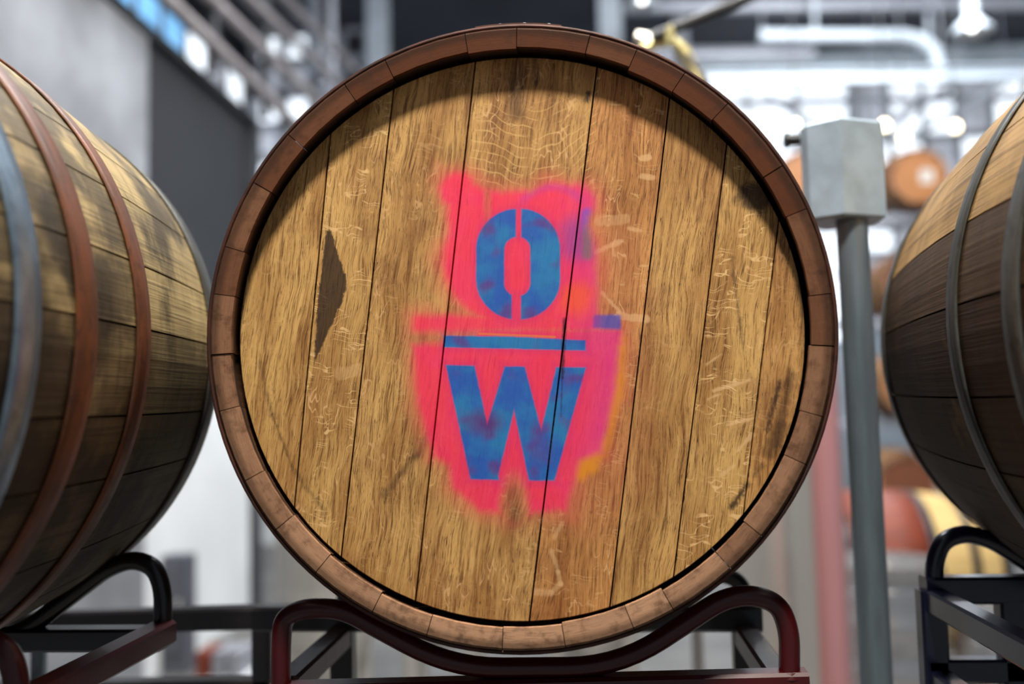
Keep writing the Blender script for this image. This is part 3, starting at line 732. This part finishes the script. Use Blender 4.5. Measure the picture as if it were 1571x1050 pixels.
# ================================================================== galvanised post with square cap
yp = 1.44*D; pb = P(1308, 340, yp); pt = P(1297, 190, yp)
gp_ = thing('galvanised_post', 'grey galvanised steel post with chamfered square cap between middle and right barrels', 'post', (P(1322, 1000, yp).x, yp, 0))
base = Vector((P(1307, 345, yp).x + 0.006, yp, 0))
topc = Vector((P(1307, 345, yp).x, yp, pb.z))
g = G(); g.tube([base, topc], 0.0198, 28); g.make('pole', M['galv_pole'], gp_, True)
# cap: four sided box turned to show two faces, with one chamfered corner
cc = Vector((P(1293, 265, yp).x, yp, 0)); z0 = P(1300, 339, yp).z; z1 = P(1300, 190, yp).z
f1 = 0.075; th = math.radians(40)
loc = [(-0.034, -0.040), (0.040, -0.040), (0.040, 0.040), (-0.040, 0.040), (-0.040, -0.034)]
rot = lambda p, a: (p[0]*math.cos(a)-p[1]*math.sin(a), p[0]*math.sin(a)+p[1]*math.cos(a))
cor = [P(1241, 265, yp-0.012), P(1293, 265, yp-0.038), P(1357, 265, yp-0.010)]
cor = [Vector((p.x, p.y, 0)) for p in cor]
back = [cor[2]+Vector((0.0, 0.05, 0)), cor[1]+Vector((0, 0.105, 0)), cor[0]+Vector((0.008, 0.045, 0)), P(1230, 265, yp+0.004)]
back = [Vector((p.x, p.y, 0)) for p in back]
ring = cor+back; n = len(ring); cen = sum(ring, Vector((0, 0, 0)))/n
def ins(p, d): v = (p-cen); return p - v.normalized()*d
V = [ins(p, 0.003)+Vector((0, 0, z0)) for p in ring]+[p+Vector((0, 0, z0+0.003)) for p in ring]+[p+Vector((0, 0, z1-0.004)) for p in ring]+[ins(p, 0.005)+Vector((0, 0, z1)) for p in ring]
Fc = [tuple(range(n-1, -1, -1)), tuple(range(3*n, 4*n))]
for k in range(3):
    for i in range(n): j = (i+1) % n; Fc.append((k*n+i, k*n+j, (k+1)*n+j, (k+1)*n+i))
g = G(); g.add(V, Fc); g.make('post_cap', M['galv'], gp_)
g = G(); q = P(1232, 214, yp+0.01); q2 = P(1204, 216, yp+0.01); g.tube([q, q+(q2-q)*0.72, q+(q2-q)*0.75, q2], [0.0072, 0.0072, 0.0098, 0.0098], 6); g.make('bolt', M['dark_steel'], gp_)

# ================================================================== hose fitting on a stand behind the barrel
yh = 2.05
hf = thing('lamp_stand', 'black rod with shiny brass clamp rising behind the top of the painted barrel', 'stand', (P(1035, 300, yh).x, yh+0.05, 0))
g = G(); q = P(1045, 200, yh); g.tube([Vector((q.x, yh+0.05, 0)), Vector((q.x, yh+0.05, q.z)), P(1062, 110, yh)+Vector((0, 0.03, 0)), P(1040, 70, yh)+Vector((0, 0.02, 0))], 0.013, 12); g.make('pole', M['steel'], hf, True)
g = G(); g.tube([P(1000, 58, yh-0.02), P(1135, 3, yh-0.02), P(1300, -62, yh-0.02)], 0.012, 10); g.make('rod', M['rubber'], hf, True)
g = G(); g.tube(smooth_path([P(985, 74, yh), P(1030, 60, yh), P(1052, 78, yh), P(1072, 120, yh), P(1082, 200, yh)], [0.02, 0.015, 0.03]), 0.0115, 12); g.make('clamp_arm', M['brass'], hf, True)
g = G(); g.tube([P(1028, 68, yh-0.03), P(1028, 52, yh-0.03), P(1028, 40, yh-0.03)], [0.010, 0.012, 0.006], 8); g.make('wing_nut', M['brass'], hf, True)
g = G(); g.tube([P(1002, 66, yh+0.02), P(975, 58, yh+0.02)], [0.020, 0.016], 12); g.make('clamp_head', M['steel'], hf, True)
g = G(); g.tube([P(1055, 84, yh-0.01), P(1088, 128, yh-0.01)], [0.006, 0.005], 8); g.make('clamp_pin', M['tan_pipe'], hf, True)

# ================================================================== upstairs railing, left
rg = thing('catwalk_railing', 'long grey steel pipe railing running away above the charcoal wall', 'railing', (XL, 5.0, zt+0.09))
XR = -2.08
for (x0, y0, x1, y1, r) in ((256, 0, 440, 178, 0.042), (325, 0, 470, 140, 0.040), (385, 0, 510, 120, 0.036), (440, 0, 545, 108, 0.03)):
    e0 = PX(x0, y0, XR); e1 = PX(x1, y1, XR); dr = (e1-e0).normalized()
    g = G(); g.tube([e0-dr*1.2, e1+dr*0.3], r, 12); g.make('rail', M['tan_pipe'], rg, True)
for yy in (4.0, 5.2, ye, 7.8):
    top = PX(CX, 0, XR).z
    g = G(); g.bar((XR-0.02, yy, zt+0.0), (XR-0.02, yy, 5.2), 0.05, 0.05, up=(0, 1, 0)); g.make('post', M['dark_steel'] if yy < 7 else M['grey_pipe'], rg)

# ================================================================== back area: columns, beams, ducts
def column(px, w_, y, mat, label, ztop=6.5, cat='column'):
    q = P(px, 300, y); hw = w_/F*y/2
    t = thing('steel_column', label, cat, (q.x, y, 0))
    g = G(); h = hw
    for s_ in (-1, 1): g.box((q.x-h, y+s_*h*0.9-h*0.1, 0), (q.x+h, y+s_*h*0.9+h*0.1, ztop))
    g.box((q.x-h*0.15, y-h*0.85, 0), (q.x+h*0.15, y+h*0.85, ztop)); g.make('shaft', mat, t)
    g = G(); g.box((q.x-h*1.6, y-h*1.6, 0), (q.x+h*1.6, y+h*1.6, 0.03)); g.make('base_plate', mat, t)
    return t
column(583, 30, 11.0, M['white_pipe'], 'pale steel column left of the painted barrel top, before the dark ceiling')
column(944, 34, 11.5, M['white_pipe'], 'white steel column showing just above the painted barrel, right of centre')
column(1052, 22, 12.5, M['grey_pipe'], 'slim grey steel column beside the brass clamp')
def beam(x0, y0, x1, y1, yd, h, mat, label, name='ceiling_beam', cat='beam'):
    t = thing(name, label, cat, P((x0+x1)/2, (y0+y1)/2, yd)); a, b = P(x0, y0, yd), P(x1, y1, yd); hh = h/F*yd
    for s_ in (-1, 1):
        g = G(); o = Vector((0, 0, s_*hh*0.44)); g.bar(a+o, b+o, hh*0.9, hh*0.12); g.make('flange', mat, t)
    g = G(); g.bar(a, b, hh*0.12, hh*0.8); g.make('web', mat, t); return t
def duct(pts, yd, r, mat, label, name='air_duct', cat='duct', rad=0.25):
    g = G(); w = r/F*yd; pp = smooth_path([P(x, y, yd) for x, y in pts], [rad]*(len(pts)-2)) if len(pts) > 2 else [P(x, y, yd) for x, y in pts]
    t = thing(name, label, cat, pp[0]); g.tube(pp, w, 14); g.make('pipe_run', mat, t, True)
    k = 1
    for i in (0, len(pp)//2, len(pp)-1):
        g = G(); d = (pp[min(i+1, len(pp)-1)]-pp[max(i-1, 0)]).normalized(); g.tube([pp[i]-d*0.03, pp[i]+d*0.03], w*1.15, 14); g.make('coupling', mat, t, True)
    if 'pipe' in name or 'duct' in name:
        for p in (pp[0], pp[-1]):
            g = G(); g.tube([p, Vector((p.x, p.y, 6.5))], 0.008, 6); g.make('hanger', M['grey_pipe'], t)
    return t
beam(1075, 122, 1620, 112, 9.5, 22, M['white_pipe'], 'long white roof beam crossing above the galvanised post')
beam(960, 12, 1640, 4, 10.5, 16, M['grey_pipe'], 'grey roof beam along the top right edge')
beam(1060, 160, 1620, 148, 12.5, 10, M['grey_pipe'], 'thin grey beam just under the long white roof beam')
beam(1000, 84, 1250, 82, 11.2, 16, M['grey_pipe'], 'short grey beam right of the brass clamp')
duct([(1170, 56), (1400, 56), (1432, 72), (1446, 118)], 10.0, 10, M['white_pipe'], 'white duct turning down at an elbow under the dark ceiling')
duct([(1250, 62), (1250, -30)], 10.2, 3, M['white_pipe'], 'thin white hanger rod above the white duct', 'hanger_rod', 'rod')
duct([(1340, 205), (1475, 122)], 11.0, 7, M['grey_pipe'], 'grey pipe slanting up to the right below the white beam', 'slanting_pipe', 'pipe')
duct([(1390, 215), (1540, 128)], 11.4, 5, M['white_pipe'], 'thin white pipe slanting beside the thicker grey pipe', 'slanting_pipe', 'pipe')
duct([(1424, -20), (1424, 60)], 10.6, 4, M['white_pipe'], 'white hanger rod between duct elbow and pendant lamp', 'hanger_rod', 'rod')
duct([(1180, 150), (1330, 240)], 13.0, 5, M['grey_pipe'], 'grey pipe slanting down to the right behind the post cap', 'slanting_pipe', 'pipe')
duct([(480, -20), (486, 120)], 10.5, 12, M['grey_pipe'], 'fat grey downpipe behind the railing', 'downpipe', 'pipe')
# pendant lamp
def pendant(px, py, yd, wpx, label):
    c = P(px, py, yd); r = wpx/2/F*yd
    t = thing('pendant_lamp', label, 'lamp', c, 'hanging lamps')
    g = G(); g.lathe([(r, 0), (r*0.96, r*0.12), (r*0.62, r*0.5), (r*0.36, r*0.75), (r*0.33, r*1.7), (r*0.25, r*1.85), (r*0.22, r*1.8), (r*0.28, r*0.74), (r*0.56, r*0.46), (r*0.92, r*0.1), (r*0.97, 0)], c, 28, True)
    g.make('lamp_shade', M['white_pipe'], t, True)
    g = G(); g.tube([c+Vector((0, 0, r*1.7)), Vector((c.x, c.y, 6.5))], 0.02, 8); g.make('cord', M['grey_pipe'], t)
    g = G(); g.lathe([(0.001, -0.05*r*4+0.05), (r*0.22, 0.05), (r*0.2, r*0.35), (0.001, r*0.5)], c, 16); g.make('bulb', M['lamp_glow'], t, True)
    return t
pendant(1491, 50, 8.0, 60, 'white bell-shaped pendant lamp near the top right corner')
pendant(985, 8, 9.0, 46, 'bright pendant lamp above the painted barrel, cut by the top edge')
def bulb(px, py, yd, r, label):
    c = P(px, py, yd); t = thing('string_bulb', label, 'light bulb', c, 'warm bulbs hanging far back')
    g = G(); g.lathe([(0.001, -r), (r*0.7, -r*0.7), (r, 0), (r*0.7, r*0.7), (r*0.35, r*1.1), (0.001, r*1.15)], c, 14); g.make('glass', M['bulb'], t, True)
    g = G(); g.tube([c+Vector((0, 0, r)), c+Vector((0, 0, r*2.2))], r*0.4, 8); g.make('socket', M['dark_steel'], t)
    g = G(); g.tube([c+Vector((0, 0, r*2)), Vector((c.x, c.y, 6.5))], 0.006, 5); g.make('cable', M['dark_steel'], t)
for px, py, r, l in ((1221, 190, 0.022, 'dim warm bulb at upper left of the galvanised cap'), (1357, 193, 0.036, 'warm bulb just above the right corner of the galvanised cap'),
                  (1387, 211, 0.036, 'warm bulb above the far barrel with a white label'), (1466, 195, 0.036, 'warm bulb nearest the brown barrel at right')):
    bulb(px, py, 7.9, r, l)

# ================================================================== far barrels on their racks
def far_barrel(label, c, head_mat, mat, axis='Y', hoop='hoop_black', proto={}, red=False, rot=None):
    t = thing('oak_barrel', label, 'barrel', c, 'barrels stacked in the background')
    if rot: t.rotation_euler = rot
    key = (mat.name, hoop, head_mat.name, red); nst = 20
    if key not in proto:
        a = 2*PI/nst
        sm = stave_mesh(0, a, L, 0.287, 0.34, [mat, M['croze'], M['chime']], N=8, arc=2)
        hb = [band_mesh(y0, y0+0.035, L, 0.287, 0.34, M[hoop], n=40, th=0.003) for y0 in (0.0, 0.12, 0.27, 0.595, 0.745, 0.865)]
        xs = [-0.16, -0.08, 0.0, 0.08, 0.16]
        pls = [plank_mesh(clip_plank(xs[i-1]+gp if i else None, xs[i]-gp if i < 5 else None, 0.266, 0.0, 0.0), 0.022, 0.02, head_mat) for i in range(6)]
        bel = band_mesh(0.305, 0.595, L, 0.287, 0.34, M['stave_red'], n=40, th=0.001, name='stained_belly') if red else None
        proto[key] = (sm, hb, pls, bel)
    sm, hb, pls, bel = proto[key]
    for k in range(nst):
        o = obj('stave', sm, t); o.rotation_euler = (0, -2*PI*k/nst, 0); o['tone'] = random.random(); o['seed'] = random.uniform(0, 9)
    for h in hb: obj('hoop', h, t)
    for p_ in pls: obj('head_board', p_, t)
    if bel: obj('stained_belly', bel, t)
    return t
YB = 9.8
spots = [(1411, 270, 'light oak barrel high in the back with a white paper label', 'far_head'), (1240, 272, 'oak barrel half hidden behind the galvanised cap', 'far_head'),
         (1402, 432, 'brown far barrel between post and right barrel, second tier from top', 'far_head_dark'), (1396, 590, 'orange-brown far barrel third tier down beside the post', 'far_head'),
         (1392, 742, 'dark reddish far barrel just above the cream barrel', 'far_head_dark'),
         (1560, 275, 'far barrel behind the top of the brown right barrel', 'far_head')]
levels = []
for px, py, lb, hm in spots[:5]:
    c = P(px, py, YB); far = far_barrel(lb, c, M[hm], M['stave_tan'])
    if px != 1240: levels.append(c)
    if px == 1411:
        g = G(); g.world = False; g.box((0.01, 0.017, -0.07), (0.14, 0.022, 0.07)); g.make('paper_label', M['paper'], far)['label'] = 'square white paper label'
fr = thing('pallet_rack', 'tall grey rack far back holding the stacked barrels', 'rack', (levels[0].x, YB, 0))
for c in levels:
    for yy in (YB+0.2, YB+0.7):
        g = G(); g.bar((levels[0].x-1.6, yy, c.z-0.39), (levels[0].x+1.0, yy, c.z-0.39), 0.07, 0.07); g.make('shelf_rail', M['grey_pipe'], fr)
    for s_ in (-0.18, 0.18, ):
        for yy in (YB+0.2, YB+0.7):
            g = G(); g.add([(c.x+s_-0.04, yy-0.04, c.z-0.36), (c.x+s_+0.04, yy-0.04, c.z-0.36), (c.x+s_+0.04, yy+0.04, c.z-0.36), (c.x+s_-0.04, yy+0.04, c.z-0.36),
                            (c.x+s_*1.3-0.02, yy-0.04, c.z-0.27), (c.x+s_*1.3+0.02, yy-0.04, c.z-0.27+abs(s_)*0.0), (c.x+s_*1.3+0.02, yy+0.04, c.z-0.27), (c.x+s_*1.3-0.02, yy+0.04, c.z-0.27)],
                           [(0, 3, 2, 1), (4, 5, 6, 7), (0, 1, 5, 4), (1, 2, 6, 5), (2, 3, 7, 6), (3, 0, 4, 7)]); g.make('chock', M['dark_steel'], fr)
for xx in (levels[0].x-1.6, levels[0].x+1.0):
    for yy in (YB+0.2, YB+0.7):
        g = G(); g.bar((xx, yy, 0), (xx, yy, levels[0].z-0.3), 0.08, 0.08, up=(0, 1, 0)); g.make('upright', M['grey_pipe'], fr)
# cream barrel lying sideways, nearer, with wine-stained belly
yc = 4.1; c = P(1336, 878, yc)
cb = far_barrel('cream oak barrel lying sideways behind the kegs, red-stained belly and black hoops', c+Vector((0.45, 0, 0)), M['far_head'], M['stave_cream'], red=True, rot=(0, 0, PI/2))
st = thing('barrel_stand', 'low dark stand carrying the cream barrel behind the kegs', 'stand', (c.x, yc, 0))
for s_ in (-0.25, 0.25):
    g = G(); g.bar((c.x+s_, yc-0.3, c.z-0.36), (c.x+s_, yc+0.3, c.z-0.36), 0.06, 0.06); g.make('bearer', M['dark_steel'], st)
    for yy in (-0.25, 0.25):
        g = G(); g.bar((c.x+s_, yc+yy, 0), (c.x+s_, yc+yy, c.z-0.36), 0.05, 0.05, up=(0, 1, 0)); g.make('leg', M['dark_steel'], st)

# ================================================================== kegs
def keg(px, topz, yd, label, red=False, r=0.20, h=0.53):
    x = P(px, 900, yd).x; t = thing('beer_keg', label, 'keg', (x, yd, topz-h), 'stainless kegs beside the post')
    c = Vector((x, yd, topz-h))
    g = G(); g.lathe([(0.001, 0.03), (r*0.9, 0.04), (r, 0.10), (r, 0.165), (r*1.04, 0.18), (r*1.04, 0.20), (r, 0.215), (r, 0.315), (r*1.04, 0.33), (r*1.04, 0.35), (r, 0.365), (r, h-0.12), (r*0.95, h-0.075), (r*0.6, h-0.05), (0.001, h-0.045)], c, 36); g.make('body', M['keg'], t, True)
    for z0, z1 in ((0.0, 0.09), (h-0.09, h)):
        g = G(); g.lathe([(r*0.93, z0), (r*0.96, z0), (r*0.93, z0+0.015), (r*0.93, z1-0.02), (r*0.97, z1-0.01), (r*0.97, z1), (r*0.91, z1), (r*0.91, z0)], c, 36, True); g.make('chime_ring', M['keg'], t, True)
    g = G(); g.lathe([(0.03, h-0.05), (0.03, h-0.02), (0.001, h-0.02)], c, 16); g.make('valve', M['steel'], t, True)
    if red:
        g = G(); g.lathe([(r+0.001, 0.22), (r+0.003, 0.22), (r+0.003, 0.31), (r+0.001, 0.31)], c, 36, True); g.make('painted_band', M['keg_red'], t, True)
    return t
yg = 3.3; zt_ = P(1380, 858, yg).z
for px, lb0 in ((1352, 'between the post and the navy rack'), (1560, 'behind the navy rack')):
    z = zt_-0.0 if px == 1352 else zt_-0.18
    k = 0
    while z > 0.1:
        hh = min(0.53, z) if z < 0.7 else 0.53
        if z-0.53 < 0.15 and z > 0.53: hh = 0.53
        keg(px, z, yg, ('topmost' if k == 0 else 'lower')+' stainless keg '+lb0, red=(k == 1), h=0.53 if z >= 0.53 else z); z -= 0.53; k += 1
        if z < 0.4: break
    if z > 0.02:
        q = P(px, 900, yg); t = thing('keg_plinth', 'low wooden plinth under the kegs '+lb0, 'plinth', (q.x, yg, 0)); g = G()
        for s_ in (-0.16, 0, 0.16): g.box((q.x-0.15, yg+s_*0.7-0.04, 0), (q.x+0.15, yg+s_*0.7+0.04, z-0.02))
        g.make('bearers', M['stave_tan'], t); g = G(); g.box((q.x-0.17, yg-0.17, z-0.02), (q.x+0.17, yg+0.17, z)); g.make('top', M['stave_tan'], t)

# ================================================================== tanks and standing things behind the main barrel
def tank(px, wpx, yd, ytop_px, label, mat, cat='tank'):
    q = P(px, 800, yd); r = wpx/2/F*yd; zt2 = P(px, ytop_px, yd).z
    t = thing('steel_tank', label, cat, (q.x, yd, 0), 'tall tanks behind the middle barrel'); c = Vector((q.x, yd, 0))
    g = G(); g.lathe([(r*0.3, 0.28), (r*0.95, 0.45), (r, 0.5), (r, zt2-0.15), (r*0.9, zt2-0.04), (r*0.4, zt2), (0.001, zt2)], c, 48); g.make('shell', mat, t, True)
    for z in (0.62, zt2-0.28):
        g = G(); g.lathe([(r, z), (r*1.015, z), (r*1.015, z+0.03), (r, z+0.03)], c, 48, True); g.make('weld_band', mat, t, True)
    for k in range(4):
        an = PI/4+k*PI/2; g = G(); p = c+Vector((math.cos(an)*r*0.85, math.sin(an)*r*0.85, 0)); g.tube([p, p+Vector((0, 0, 0.6))], 0.03, 10); g.make('leg', mat, t, True)
    return t
tank(500, 150, 3.6, 520, 'stainless tank glimpsed left of the rack, under the painted barrel', M['steel'])
tank(680, 150, 4.2, 540, 'stainless tank behind the middle of the red cradle', M['steel'])
tank(905, 170, 3.9, 540, 'stainless tank behind the right slope of the red cradle', M['steel'])
tank(1175, 110, 3.4, 470, 'stainless tank at the lower right of the painted barrel', M['steel'])
q = P(1275, 800, 3.0)
t = thing('reflection_pipe', 'added rose-pink upright pipe imitating a tank reflection, beside the galvanised post', 'pipe', (q.x, 3.0, 0))  # pipes added to imitate pink and pale reflections on a steel tank
for k, (px, wd, mm) in enumerate(((1246, 34, 'steel'), (1284, 50, 'rose'))):
    a = P(px-4, 1050, 3.0+0.05*k); b = P(px-12, 480, 3.0+0.05*k)
    g = G(); g.tube([Vector((a.x, a.y, 0)), Vector((a.x, a.y, b.z))], wd/2/F*3.0, 20); g.make('pipe_run', M[mm], t, True)
    g = G(); g.tube([Vector((a.x, a.y, 0)), Vector((a.x, a.y, 0.02))], wd/F*3.0*0.8, 20); g.make('base_flange', M['steel'], t, True)
# grey cabinet, small box and stool at the lower left
q0 = P(253, 852, 4.84); q1 = P(291, 1010, 4.84)
cab = thing('utility_box', 'charcoal upright box against the white wall at lower left', 'box', ((q0.x+q1.x)/2, 4.84, 0))
g = G(); g.box((q0.x, 4.80, 0), (q1.x, 4.92, q0.z)); g.make('body', M['box_grey'], cab)
g = G(); g.box((q0.x+0.02, 4.788, 0.1), (q1.x-0.02, 4.80, q0.z-0.03)); g.make('door', M['box_grey'], cab)
g = G(); g.box((q1.x-0.04, 4.77, q0.z-0.35), (q1.x-0.025, 4.788, q0.z-0.22)); g.make('handle', M['steel'], cab)
q = P(350, 1000, 4.6)
crt = thing('stacked_crate', 'small red-brown and grey crate low behind the black rack', 'crate', (q.x, 4.6, 0))
zc_ = P(350, 1000, 4.6).z
g = G(); g.box((q.x-0.12, 4.5, 0), (q.x+0.12, 4.7, zc_-0.1)); g.make('base', M['wall_white'], crt)
for k in range(3):
    g = G(); g.box((q.x-0.12+0.08*k, 4.5, zc_-0.1), (q.x-0.065+0.08*k, 4.7, zc_+0.02)); g.make('slat', M['stave_red'] if k == 0 else M['grey_pipe'], crt)
